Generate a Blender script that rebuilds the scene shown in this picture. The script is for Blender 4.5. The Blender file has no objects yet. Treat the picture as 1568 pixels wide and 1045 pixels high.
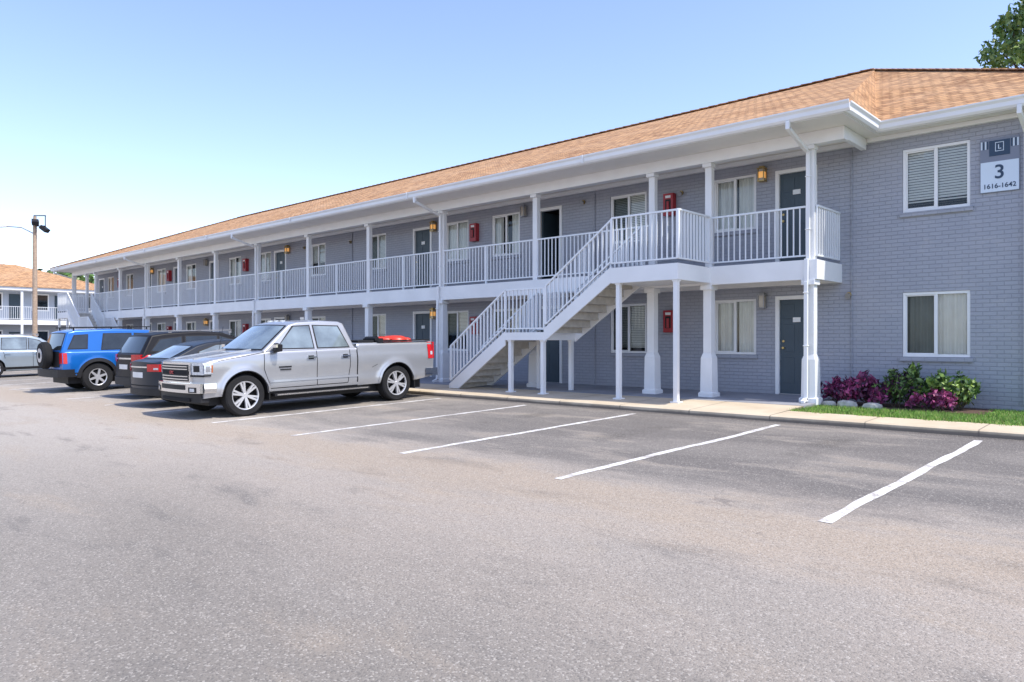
import bpy, bmesh, math, random
import numpy as np
from mathutils import Vector, Matrix
random.seed(7)
R=math.radians
scene=bpy.context.scene
scene.view_settings.view_transform='Standard'
scene.view_settings.look='None'
scene.view_settings.exposure=0
# ------------------------------------------------------------ materials
MATS={}
def new_mat(name):
    m=bpy.data.materials.new(name); m.use_nodes=True
    nt=m.node_tree; b=nt.nodes['Principled BSDF']
    MATS[name]=m
    return m,nt,b
def simple(name,col,rough=.6,metal=0,coat=0,var=.08,vscale=3,bump=0,bscale=60,spec=.5,emit=None):
    m,nt,b=new_mat(name)
    b.inputs['Roughness'].default_value=rough
    b.inputs['Metallic'].default_value=metal
    b.inputs['Coat Weight'].default_value=coat
    b.inputs['Coat Roughness'].default_value=.04
    b.inputs['Specular IOR Level'].default_value=spec
    tc=nt.nodes.new('ShaderNodeTexCoord')
    n=nt.nodes.new('ShaderNodeTexNoise'); n.inputs['Scale'].default_value=vscale; n.inputs['Detail'].default_value=5
    nt.links.new(tc.outputs['Object'],n.inputs['Vector'])
    r=nt.nodes.new('ShaderNodeValToRGB')
    r.color_ramp.elements[0].position=.3; r.color_ramp.elements[1].position=.7
    r.color_ramp.elements[0].color=(*[c*(1-var) for c in col],1)
    r.color_ramp.elements[1].color=(*[min(1,c*(1+var)) for c in col],1)
    nt.links.new(n.outputs['Fac'],r.inputs['Fac']); nt.links.new(r.outputs['Color'],b.inputs['Base Color'])
    if bump:
        n2=nt.nodes.new('ShaderNodeTexNoise'); n2.inputs['Scale'].default_value=bscale; n2.inputs['Detail'].default_value=4
        nt.links.new(tc.outputs['Object'],n2.inputs['Vector'])
        bp=nt.nodes.new('ShaderNodeBump'); bp.inputs['Strength'].default_value=bump; bp.inputs['Distance'].default_value=.01
        nt.links.new(n2.outputs['Fac'],bp.inputs['Height']); nt.links.new(bp.outputs['Normal'],b.inputs['Normal'])
    if emit:
        b.inputs['Emission Color'].default_value=(*emit[:3],1); b.inputs['Emission Strength'].default_value=emit[3]
    return m
simple('white_paint',(.82,.82,.81),.5,var=.05,vscale=1.5)
simple('trim_white',(.83,.83,.82),.45,var=.03)
simple('soffit_white',(.84,.81,.76),.7,var=.05,vscale=1)
simple('rail_white',(.80,.82,.83),.45,var=.03)
simple('door_blue',(.045,.07,.09),.45,var=.08)
simple('dark_room',(.03,.03,.035),.9)
simple('blind',(.90,.90,.85),.6,var=.05)
simple('curtain',(.84,.84,.80),.8,var=.06)
simple('red_box',(.36,.02,.03),.4,var=.1)
simple('brass',(.5,.36,.15),.35,metal=.8)
simple('grey_metal',(.35,.35,.36),.45,metal=.5)
simple('amber',(.8,.42,.14),.3,emit=(1,.5,.15,.5))
simple('lantern_glass',(.5,.45,.38),.15)
simple('black_trim',(.018,.018,.02),.55,var=.2,spec=.3)
simple('tyre',(.020,.020,.021),.85,var=.25,bump=.3,bscale=80,spec=.25)
simple('rim_alloy',(.60,.60,.61),.32,metal=.5,var=.05)
simple('rim_dark',(.022,.022,.024),.8,spec=.15)
simple('chrome',(.80,.81,.83),.13,metal=1,var=.03)
simple('paint_silver_truck',(.44,.45,.465),.33,metal=.55,coat=.8,var=.02)
simple('paint_black',(.008,.008,.011),.45,coat=.0,var=.05,spec=.22)
simple('paint_charcoal',(.014,.020,.032),.35,coat=.12,var=.05,spec=.25)
simple('paint_blue',(.006,.13,.46),.3,metal=.2,coat=.6,var=.04)
simple('paint_silverblue',(.36,.42,.46),.3,metal=.5,coat=1,var=.04)
simple('tail_red',(.55,.006,.010),.2,coat=.4,var=.12,vscale=20)
simple('head_lens',(.62,.66,.70),.1,coat=1,metal=.3,var=.3,vscale=30)
simple('car_glass',(.02,.028,.033),.03,coat=.2,spec=.6,var=.4,vscale=2.5)
simple('truck_glass',(.16,.20,.215),.03,coat=1,spec=.9,var=.45,vscale=2.2)
simple('amber_lens',(.45,.12,.02),.3)
simple('wood_pole',(.42,.31,.22),.85,var=.2,vscale=8)
simple('stair_tread',(.52,.49,.44),.85,var=.12,vscale=8,bump=.3)
simple('rock',(.46,.44,.40),.9,var=.25,vscale=9,bump=.8,bscale=14)
simple('mulch',(.10,.06,.04),.95,var=.4,vscale=30,bump=1,bscale=50)
simple('bark',(.12,.085,.06),.9,var=.3,vscale=10,bump=.8,bscale=25)
simple('sign_white',(.66,.75,.84),.4,var=.02)
simple('sign_dark',(.02,.05,.10),.4,var=.02)
simple('sign_mid',(.20,.22,.28),.4,var=.02)
simple('far_wall',(.44,.48,.55),.85,var=.06,vscale=.6)
simple('red_plastic',(.6,.04,.02),.4)
simple('blade_green',(.16,.32,.04),.7,var=.35,vscale=3)
simple('blade_dry',(.30,.32,.10),.7,var=.35,vscale=3)
simple('leaf_mid',(.09,.18,.04),.55,var=.35,vscale=2)
simple('leaf_light',(.18,.27,.07),.5,var=.3,vscale=2)
simple('leaf_dark',(.04,.085,.022),.6,var=.3,vscale=2)
simple('leaf_purple',(.15,.025,.085),.5,var=.4,vscale=5)
simple('leaf_pink',(.38,.06,.18),.5,var=.4,vscale=5)
simple('leaf_plum',(.05,.015,.045),.55,var=.4,vscale=5)
simple('leaf_lime',(.24,.36,.06),.5,var=.3,vscale=5)
simple('plate_white',(.75,.75,.73),.4)

# window glass : thin glass, reflects + see through
def glassmat(name,tint,ior,rough=.03):
    m,nt,b=new_mat(name)
    nt.nodes.remove(b); out=nt.nodes['Material Output']
    tr=nt.nodes.new('ShaderNodeBsdfTransparent'); tr.inputs[0].default_value=(*tint,1)
    gl=nt.nodes.new('ShaderNodeBsdfGlossy'); gl.inputs['Roughness'].default_value=rough
    tcg=nt.nodes.new('ShaderNodeTexCoord'); ng=nt.nodes.new('ShaderNodeTexNoise'); ng.inputs['Scale'].default_value=2.0; ng.inputs['Detail'].default_value=1
    nt.links.new(tcg.outputs['Object'],ng.inputs['Vector'])
    bg_=nt.nodes.new('ShaderNodeBump'); bg_.inputs['Strength'].default_value=.06; nt.links.new(ng.outputs['Fac'],bg_.inputs['Height']); nt.links.new(bg_.outputs['Normal'],gl.inputs['Normal'])
    fr=nt.nodes.new('ShaderNodeFresnel'); fr.inputs[0].default_value=ior
    mx=nt.nodes.new('ShaderNodeMixShader')
    nt.links.new(fr.outputs[0],mx.inputs[0]); nt.links.new(tr.outputs[0],mx.inputs[1]); nt.links.new(gl.outputs[0],mx.inputs[2]); nt.links.new(mx.outputs[0],out.inputs[0])
glassmat('window_glass',(.95,.97,.96),1.6)
glassmat('insect_screen',(.50,.52,.52),1.15,.5)

def mathn(nt,op,a,b=None,c=None):
    n=nt.nodes.new('ShaderNodeMath'); n.operation=op
    for i,v in enumerate((a,b,c)):
        if v is None: continue
        if isinstance(v,(int,float)): n.inputs[i].default_value=v
        else: nt.links.new(v,n.inputs[i])
    return n.outputs[0]
def mixc(nt,fac,a,b,mode='MIX'):
    n=nt.nodes.new('ShaderNodeMix'); n.data_type='RGBA'; n.blend_type=mode
    if isinstance(fac,(int,float)): n.inputs[0].default_value=fac
    else: nt.links.new(fac,n.inputs[0])
    for i,v in ((6,a),(7,b)):
        if isinstance(v,tuple): n.inputs[i].default_value=(*v,1) if len(v)==3 else v
        else: nt.links.new(v,n.inputs[i])
    return n.outputs[2]
def noise(nt,vec,scale,detail=5,rough=.55,dist=0):
    n=nt.nodes.new('ShaderNodeTexNoise'); n.inputs['Scale'].default_value=scale; n.inputs['Detail'].default_value=detail
    n.inputs['Roughness'].default_value=rough; n.inputs['Distortion'].default_value=dist
    nt.links.new(vec,n.inputs['Vector']); return n.outputs['Fac']
def smooth(nt,v,a,b):
    n=nt.nodes.new('ShaderNodeMapRange'); n.interpolation_type='SMOOTHSTEP'
    nt.links.new(v,n.inputs[0]); n.inputs[1].default_value=a; n.inputs[2].default_value=b
    return n.outputs[0]

# painted brick
m,nt,b=new_mat('painted_brick')
tc=nt.nodes.new('ShaderNodeTexCoord'); sp=nt.nodes.new('ShaderNodeSeparateXYZ'); nt.links.new(tc.outputs['Object'],sp.inputs[0])
u=mathn(nt,'ADD',sp.outputs[0],sp.outputs[1])
cb=nt.nodes.new('ShaderNodeCombineXYZ'); nt.links.new(u,cb.inputs[0]); nt.links.new(sp.outputs[2],cb.inputs[1])
br=nt.nodes.new('ShaderNodeTexBrick'); br.inputs['Scale'].default_value=1
br.inputs['Brick Width'].default_value=.215; br.inputs['Row Height'].default_value=.075
br.inputs['Mortar Size'].default_value=.006; br.inputs['Mortar Smooth'].default_value=.5; br.inputs['Bias'].default_value=0
c1=(.345,.360,.410)
br.inputs['Color1'].default_value=(*c1,1); br.inputs['Color2'].default_value=(.370,.385,.435,1); br.inputs['Mortar'].default_value=(.30,.315,.36,1)
nt.links.new(cb.outputs[0],br.inputs['Vector'])
n=noise(nt,tc.outputs['Object'],1.1,6,.6); n3=noise(nt,cb.outputs[0],18,3)
pat=noise(nt,cb.outputs[0],2.6,7,.7)
c=mixc(nt,mathn(nt,'MULTIPLY',smooth(nt,n,.4,.75),.5),br.outputs['Color'],(.42,.42,.455))
c=mixc(nt,mathn(nt,'MULTIPLY',smooth(nt,pat,.55,.72),.45),c,(.47,.465,.48))
c=mixc(nt,mathn(nt,'MULTIPLY',smooth(nt,n3,.5,.8),.3),c,(.27,.28,.32))
c=mixc(nt,mathn(nt,'MULTIPLY',smooth(nt,mathn(nt,'ADD',sp.outputs[2],mathn(nt,'MULTIPLY',pat,.5)),.95,.45),.35),c,(.28,.27,.28))
nt.links.new(c,b.inputs['Base Color'])
bp=nt.nodes.new('ShaderNodeBump'); bp.inputs['Strength'].default_value=.8; bp.inputs['Distance'].default_value=.010
nt.links.new(mathn(nt,'ADD',mathn(nt,'MULTIPLY',br.outputs['Fac'],-1),mathn(nt,'MULTIPLY',n3,.6)),bp.inputs['Height']); nt.links.new(bp.outputs['Normal'],b.inputs['Normal'])
b.inputs['Roughness'].default_value=.65

# shingles
m,nt,b=new_mat('shingles')
tc=nt.nodes.new('ShaderNodeTexCoord'); sp=nt.nodes.new('ShaderNodeSeparateXYZ'); nt.links.new(tc.outputs['Object'],sp.inputs[0])
u=mathn(nt,'ADD',sp.outputs[0],sp.outputs[1]); v=mathn(nt,'MULTIPLY',sp.outputs[2],2.6)
cb=nt.nodes.new('ShaderNodeCombineXYZ'); nt.links.new(u,cb.inputs[0]); nt.links.new(v,cb.inputs[1])
br=nt.nodes.new('ShaderNodeTexBrick'); br.inputs['Scale'].default_value=1
br.inputs['Brick Width'].default_value=.20; br.inputs['Row Height'].default_value=.19; br.inputs['Mortar Size'].default_value=.014; br.inputs['Bias'].default_value=-.15
br.inputs['Color1'].default_value=(.68,.39,.19,1); br.inputs['Color2'].default_value=(.22,.10,.05,1); br.inputs['Mortar'].default_value=(.17,.09,.05,1)
nt.links.new(cb.outputs[0],br.inputs['Vector'])
n=noise(nt,cb.outputs[0],9,3); n2=noise(nt,cb.outputs[0],60,3); n4=noise(nt,cb.outputs[0],.5,4)
c=mixc(nt,mathn(nt,'MULTIPLY',smooth(nt,n,.42,.65),.5),br.outputs['Color'],(.66,.42,.23))
c=mixc(nt,mathn(nt,'MULTIPLY',n2,.3),c,(.27,.14,.08))
c=mixc(nt,mathn(nt,'MULTIPLY',smooth(nt,n4,.4,.7),.25),c,(.68,.46,.29))
nt.links.new(c,b.inputs['Base Color']); b.inputs['Roughness'].default_value=.95; b.inputs['Specular IOR Level'].default_value=.2
bp=nt.nodes.new('ShaderNodeBump'); bp.inputs['Strength'].default_value=.9; bp.inputs['Distance'].default_value=.02
nt.links.new(mathn(nt,'SUBTRACT',n2,br.outputs['Fac']),bp.inputs['Height']); nt.links.new(bp.outputs['Normal'],b.inputs['Normal'])

# asphalt
m,nt,b=new_mat('asphalt')
tc=nt.nodes.new('ShaderNodeTexCoord'); P=tc.outputs['Object']
sp=nt.nodes.new('ShaderNodeSeparateXYZ'); nt.links.new(P,sp.inputs[0])
mp=nt.nodes.new('ShaderNodeMapping'); mp.inputs['Scale'].default_value=(.35,1,1); nt.links.new(P,mp.inputs[0])
big=noise(nt,mp.outputs[0],.45,6,.6,.4); med=noise(nt,mp.outputs[0],1.5,8,.65,.3); fine=noise(nt,P,70,4,.75)
wob=mathn(nt,'MULTIPLY',mathn(nt,'SUBTRACT',noise(nt,mp.outputs[0],.8,7,.7),.5),3.4)
yy=mathn(nt,'ADD',sp.outputs[1],wob)
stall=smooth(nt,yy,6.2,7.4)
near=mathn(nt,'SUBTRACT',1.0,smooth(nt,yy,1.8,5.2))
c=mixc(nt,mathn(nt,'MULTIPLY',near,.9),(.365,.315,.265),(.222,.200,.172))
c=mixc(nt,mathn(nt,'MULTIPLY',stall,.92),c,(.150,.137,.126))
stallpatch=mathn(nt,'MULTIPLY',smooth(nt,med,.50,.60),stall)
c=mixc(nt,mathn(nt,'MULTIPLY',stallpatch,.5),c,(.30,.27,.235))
c=mixc(nt,mathn(nt,'MULTIPLY',smooth(nt,big,.45,.62),.45),c,(.30,.27,.235))
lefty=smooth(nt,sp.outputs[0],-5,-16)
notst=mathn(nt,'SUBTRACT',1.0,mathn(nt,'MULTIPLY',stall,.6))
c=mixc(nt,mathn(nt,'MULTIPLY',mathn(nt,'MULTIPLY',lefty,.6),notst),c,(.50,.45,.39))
c=mixc(nt,mathn(nt,'MULTIPLY',smooth(nt,med,.52,.72),.42),c,(.38,.31,.235))
c=mixc(nt,mathn(nt,'MULTIPLY',smooth(nt,med,.46,.30),.5),c,(.135,.127,.118))
band=mathn(nt,'MULTIPLY',smooth(nt,yy,4.6,5.6),smooth(nt,yy,6.6,6.0))
c=mixc(nt,mathn(nt,'MULTIPLY',band,.45),c,(.40,.31,.22))
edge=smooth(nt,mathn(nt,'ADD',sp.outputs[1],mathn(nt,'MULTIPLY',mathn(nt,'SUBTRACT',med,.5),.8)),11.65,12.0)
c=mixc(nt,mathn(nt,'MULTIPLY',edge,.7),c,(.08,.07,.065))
sx=mathn(nt,'ABSOLUTE',mathn(nt,'SUBTRACT',mathn(nt,'FRACT',mathn(nt,'DIVIDE',mathn(nt,'ADD',sp.outputs[0],2.3),2.68)),.5))
oil=mathn(nt,'MULTIPLY',mathn(nt,'MULTIPLY',smooth(nt,sx,.13,.02),smooth(nt,med,.42,.56)),mathn(nt,'MULTIPLY',smooth(nt,sp.outputs[1],8.2,9.4),smooth(nt,sp.outputs[1],11.4,10.4)))
c=mixc(nt,mathn(nt,'MULTIPLY',oil,.45),c,(.07,.065,.06))
vo=nt.nodes.new('ShaderNodeTexVoronoi'); vo.inputs['Scale'].default_value=95; nt.links.new(P,vo.inputs['Vector'])
spv=nt.nodes.new('ShaderNodeSeparateColor'); nt.links.new(vo.outputs['Color'],spv.inputs[0])
c=mixc(nt,mathn(nt,'MULTIPLY',smooth(nt,spv.outputs[0],.78,.99),.42),c,(.60,.55,.48))
c=mixc(nt,mathn(nt,'MULTIPLY',smooth(nt,spv.outputs[1],.6,.95),.38),c,(.085,.08,.075))
c=mixc(nt,mathn(nt,'MULTIPLY',smooth(nt,fine,.5,.75),.38),c,(.11,.105,.098))
vc=nt.nodes.new('ShaderNodeTexVoronoi'); vc.feature='DISTANCE_TO_EDGE'; vc.inputs['Scale'].default_value=.22
nw=nt.nodes.new('ShaderNodeTexNoise'); nw.inputs['Scale'].default_value=1.3; nw.inputs['Detail'].default_value=7; nt.links.new(P,nw.inputs['Vector'])
vadd=nt.nodes.new('ShaderNodeVectorMath'); vadd.operation='MULTIPLY_ADD'; nt.links.new(nw.outputs['Color'],vadd.inputs[0]); vadd.inputs[1].default_value=(1.6,1.6,0); nt.links.new(P,vadd.inputs[2])
nt.links.new(vadd.outputs[0],vc.inputs['Vector'])
ck=mathn(nt,'MULTIPLY',smooth(nt,vc.outputs['Distance'],.0035,.0005),smooth(nt,med,.5,.6))
c=mixc(nt,mathn(nt,'MULTIPLY',ck,.35),c,(.09,.08,.08))
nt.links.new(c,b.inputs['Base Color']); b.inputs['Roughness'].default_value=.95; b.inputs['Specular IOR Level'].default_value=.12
bp=nt.nodes.new('ShaderNodeBump'); bp.inputs['Strength'].default_value=.55; bp.inputs['Distance'].default_value=.006
nt.links.new(mathn(nt,'ADD',fine,mathn(nt,'MULTIPLY',vo.outputs['Distance'],-1.0)),bp.inputs['Height']); nt.links.new(bp.outputs['Normal'],b.inputs['Normal'])

# worn line paint
m,nt,b=new_mat('line_paint')
tc=nt.nodes.new('ShaderNodeTexCoord'); P=tc.outputs['Object']
n=noise(nt,P,4,9,.75); n2=noise(nt,P,45,4,.7)
f=mathn(nt,'MULTIPLY',smooth(nt,n,.42,.62),smooth(nt,n2,.32,.58))
c=mixc(nt,f,(.74,.72,.68),(.32,.28,.25)); nt.links.new(c,b.inputs['Base Color']); b.inputs['Roughness'].default_value=.8

# concrete
m,nt,b=new_mat('concrete')
tc=nt.nodes.new('ShaderNodeTexCoord'); P=tc.outputs['Object']; sp=nt.nodes.new('ShaderNodeSeparateXYZ'); nt.links.new(P,sp.inputs[0])
n=noise(nt,P,1.2,7,.65); n2=noise(nt,P,60,4,.7)
c=mixc(nt,smooth(nt,n,.3,.7),(.52,.42,.29),(.63,.53,.39)); c=mixc(nt,mathn(nt,'MULTIPLY',smooth(nt,n2,.5,.8),.3),c,(.36,.29,.21))
fx=mathn(nt,'ABSOLUTE',mathn(nt,'SUBTRACT',mathn(nt,'FRACT',mathn(nt,'DIVIDE',sp.outputs[0],1.5)),.5))
c=mixc(nt,mathn(nt,'MULTIPLY',smooth(nt,fx,.010,.005),.7),c,(.16,.13,.10))
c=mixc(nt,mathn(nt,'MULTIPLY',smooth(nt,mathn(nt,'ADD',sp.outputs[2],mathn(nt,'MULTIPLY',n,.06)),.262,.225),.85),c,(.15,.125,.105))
nt.links.new(c,b.inputs['Base Color']); b.inputs['Roughness'].default_value=.9
bp=nt.nodes.new('ShaderNodeBump'); bp.inputs['Strength'].default_value=.3; bp.inputs['Distance'].default_value=.005
nt.links.new(n2,bp.inputs['Height']); nt.links.new(bp.outputs['Normal'],b.inputs['Normal'])
simple('walk_floor',(.28,.285,.31),.85,var=.15,vscale=2,bump=.2)  # darker bluish grey: shade of the covered walkway put into the floor colour
simple('turf',(.10,.19,.035),.95,var=.35,vscale=6,bump=.8,bscale=40)

# ------------------------------------------------------------ builder
class B:
    def __init__(s): s.v=[];s.f=[];s.mi=[];s.mats=[];s.cur=0;s.xf=None;s.sm=[];s.smooth=False
    def m(s,name):
        if name not in s.mats: s.mats.append(name)
        s.cur=s.mats.index(name); return s
    def add(s,vs,fs):
        o=len(s.v)
        if s.xf: vs=[s.xf(p) for p in vs]
        s.v+= [tuple(p) for p in vs]
        for f in fs: s.f.append([i+o for i in f]); s.mi.append(s.cur); s.sm.append(s.smooth)
    def box(s,x0,x1,y0,y1,z0,z1):
        vs=[(x,y,z) for z in (z0,z1) for y in (y0,y1) for x in (x0,x1)]
        s.add(vs,[(0,2,3,1),(4,5,7,6),(0,1,5,4),(2,6,7,3),(0,4,6,2),(1,3,7,5)])
    def quad(s,*p): s.add(p,[tuple(range(len(p)))])
    def beam(s,p0,p1,w,h,up=(0,0,1)):
        p0=Vector(p0);p1=Vector(p1);d=(p1-p0).normalized();u=Vector(up)
        side=d.cross(u)
        if side.length<1e-4: side=d.cross(Vector((0,1,0)))
        side.normalize(); u=side.cross(d).normalized()
        vs=[]
        for p in (p0,p1):
            for a,c in ((-1,-1),(1,-1),(1,1),(-1,1)): vs.append(p+side*a*w/2+u*c*h/2)
        s.add(vs,[(3,2,1,0),(4,5,6,7),(0,1,5,4),(1,2,6,5),(2,3,7,6),(3,0,4,7)])
    def cyl(s,p0,p1,r0,r1=None,n=12,cap=True):
        if r1 is None:r1=r0
        p0=Vector(p0);p1=Vector(p1);d=(p1-p0).normalized()
        a=d.orthogonal().normalized();c=d.cross(a)
        vs=[];
        for p,r in((p0,r0),(p1,r1)):
            for i in range(n):
                t=2*math.pi*i/n; vs.append(p+(a*math.cos(t)+c*math.sin(t))*r)
        fs=[(i,(i+1)%n,n+(i+1)%n,n+i) for i in range(n)]
        if cap: fs+=[tuple(range(n-1,-1,-1)),tuple(range(n,2*n))]
        s.add(vs,fs)
    def lathe(s,c,prof,n=36):
        vs=[];k=len(prof)
        for i in range(n):
            t=2*math.pi*i/n
            for (a,r) in prof: vs.append((c[0]+r*math.cos(t),c[1]+a,c[2]+r*math.sin(t)))
        fs=[]
        for i in range(n):
            for j in range(k-1):
                fs.append((i*k+j,i*k+j+1,((i+1)%n)*k+j+1,((i+1)%n)*k+j))
        s.add(vs,fs)
    def make(s,name,parent=None,bevel=0,angle=35,recalc=True,seg=2):
        me=bpy.data.meshes.new(name); me.from_pydata(s.v,[],s.f)
        for n in s.mats: me.materials.append(MATS[n])
        me.polygons.foreach_set('material_index',s.mi)
        me.polygons.foreach_set('use_smooth',s.sm)
        me.update()
        if recalc:
            bm=bmesh.new(); bm.from_mesh(me); bmesh.ops.recalc_face_normals(bm,faces=bm.faces); bm.to_mesh(me); bm.free()
        if any(s.sm): me.set_sharp_from_angle(angle=R(angle))
        o=bpy.data.objects.new(name,me); scene.collection.objects.link(o)
        if parent: o.parent=parent
        if bevel:
            bv=o.modifiers.new('b','BEVEL'); bv.width=bevel; bv.segments=seg; bv.limit_method='ANGLE'; bv.angle_limit=R(40)
        return o
def empty(name,loc=(0,0,0),rot=(0,0,0)):
    e=bpy.data.objects.new(name,None); e.location=loc; e.rotation_euler=rot; scene.collection.objects.link(e); return e

def gz(y):
    return .17+.0245*(max(-12,min(12.1,y))-12.1)
# ------------------------------------------------------------ ground
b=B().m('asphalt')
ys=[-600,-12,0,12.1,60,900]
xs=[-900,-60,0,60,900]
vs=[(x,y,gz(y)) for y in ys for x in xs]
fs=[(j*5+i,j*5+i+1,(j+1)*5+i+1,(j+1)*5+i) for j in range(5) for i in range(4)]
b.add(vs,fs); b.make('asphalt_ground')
# parking lines
for i in range(18):
    X=-2.3-2.68*i
    b=B().m('line_paint'); w=.052; N=30
    y0,y1=6.15,11.6
    vs=[]; ph=random.uniform(0,6)
    for q in range(N+1):
        t=q/N; y=y0+(y1-y0)*t
        off=.009*math.sin(q*.5+ph)+.004*math.sin(q*1.5+ph*2)+(.10+.07*(t-.5) if i==0 else .03*(t-.5))
        if i==1: off+=.06*(1/(1+math.exp(-(t-.5)*22)))-.03
        ww=w*(1+.10*math.sin(q*.9+ph))
        vs+=[(X+off-ww+random.uniform(-.004,.004),y,gz(y)+.004),(X+off+ww+random.uniform(-.004,.004),y,gz(y)+.004)]
    b.add(vs,[(2*q,2*q+1,2*q+3,2*q+2) for q in range(N)])
    b.make('parking_line')
# sidewalk + curb
def extr(b,prof,x0,x1):
    n=len(prof); vs=[(x0,y,z) for y,z in prof]+[(x1,y,z) for y,z in prof]
    b.add(vs,[(i,(i+1)%n,n+(i+1)%n,n+i) for i in range(n)]+[tuple(range(n)),tuple(range(2*n-1,n-1,-1))])
b=B().m('concrete'); extr(b,[(12.0,.0),(12.0,.245),(12.04,.262),(13.45,.322),(13.45,0)],-51,-5.25)
extr(b,[(12.0,.0),(12.0,.245),(12.04,.262),(12.76,.285),(12.76,0)],-5.25,30)
b.m('walk_floor'); extr(b,[(13.452,.0),(13.452,.326),(15.5,.375),(15.5,0)],-48.5,-5.25)
b.make('sidewalk')
# lawn
b=B().m('turf'); b.quad((-5.25,12.76,.272),(60,12.76,.272),(60,15.6,.285),(-5.25,15.6,.285)); b.quad((-1,15.6,.285),(60,15.6,.285),(60,60,.285),(-1,60,.285))
b.m('mulch'); b.quad((-5.24,14.15,.291),(-2.6,14.2,.291),(-2.6,15.4,.296),(-5.24,15.4,.296))
b.make('lawn')
b=B()
for i in range(26000):
    x=random.uniform(-5.28,1.2); y=random.uniform(12.70+.05*math.sin(x*7)+.03*math.sin(x*19),15.38)
    if x<-2.6+.1*math.sin(9*y) and y>14.2+.05*math.sin(5*x): continue
    b.m(random.choice(['blade_green','blade_green','leaf_lime','blade_dry']))
    h=random.uniform(.025,.06); a=random.uniform(0,6.28); w=.006; lx=random.uniform(-.025,.025); ly=random.uniform(-.025,.025)
    b.quad((x-w*math.cos(a),y-w*math.sin(a),.275),(x+w*math.cos(a),y+w*math.sin(a),.275),(x+lx,y+ly,.28+h))
b.make('grass',recalc=False)

# ------------------------------------------------------------ main building
bld=empty('apartment_building')
WY=15.4
Z1,Z2=.375,3.05
wins=[(-4.135,-3.015,'blind'),(-8.04,-7.04,'curtain'),(-10.87,-9.81,'blind'),(-15.04,-13.95,'curtain'),(-17.04,-16.02,'blind'),
 (-20.95,-20.0,'blind'),(-24.6,-23.6,'blind'),(-28.5,-27.5,'curtain'),(-31.1,-30.0,'blind'),(-35.4,-34.3,'curtain'),(-38.8,-37.7,'blind'),
 (-42.9,-41.85,'curtain'),(-45.66,-44.66,'blind')]
doors=[(-6.58,-5.76),(-13.28,-12.46),(-18.55,-17.7),(-27.2,-26.35),(-32.9,-32.05),(-36.7,-35.9),(-40.25,-39.4),(-46.95,-46.1)]
holes=[]
for x0,x1,_ in wins:
    holes+=[(x0,x1,1.2,2.42),(x0,x1,3.93,5.13)]
for x0,x1 in doors:
    holes+=[(x0,x1,Z1,2.42),(x0,x1,Z2,5.08)]
b=B().m('painted_brick')
xs=sorted(set([-47.2,-1.0]+[h[0] for h in holes]+[h[1] for h in holes])); zs=sorted(set([0.1,5.5]+[h[2] for h in holes]+[h[3] for h in holes]))
for i in range(len(xs)-1):
    for j in range(len(zs)-1):
        cx=(xs[i]+xs[i+1])/2;cz=(zs[j]+zs[j+1])/2
        if any(h[0]<cx<h[1] and h[2]<cz<h[3] for h in holes): continue
        b.quad((xs[i],WY,zs[j]),(xs[i+1],WY,zs[j]),(xs[i+1],WY,zs[j+1]),(xs[i],WY,zs[j+1]))
for x0,x1,z0,z1 in holes:
    y=WY+.12
    b.quad((x0,WY,z0),(x0,y,z0),(x0,y,z1),(x0,WY,z1)); b.quad((x1,WY,z0),(x1,WY,z1),(x1,y,z1),(x1,y,z0))
    b.quad((x0,WY,z1),(x0,y,z1),(x1,y,z1),(x1,WY,z1)); b.quad((x0,WY,z0),(x1,WY,z0),(x1,y,z0),(x0,y,z0))
b.quad((-1,WY,.1),(-1,27.5,.1),(-1,27.5,5.5),(-1,WY,5.5)); b.quad((-47.2,WY,.1),(-47.2,27.5,.1),(-47.2,27.5,5.5),(-47.2,WY,5.5)); b.quad((-1,27.5,.1),(-47.2,27.5,.1),(-47.2,27.5,5.5),(-1,27.5,5.5))
b.make('walls',bld,recalc=False)
b=B().m('dark_room'); b.quad((-47.1,WY+1.6,.1),(-1.1,WY+1.6,.1),(-1.1,WY+1.6,5.5),(-47.1,WY+1.6,5.5)); b.box(-47.1,-1.1,WY+.14,WY+1.6,2.7,2.95)
b.quad((-47.1,WY+.14,.15),(-1.1,WY+.14,.15),(-1.1,WY+1.6,.15),(-47.1,WY+1.6,.15))
b.make('interior',bld)
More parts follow.
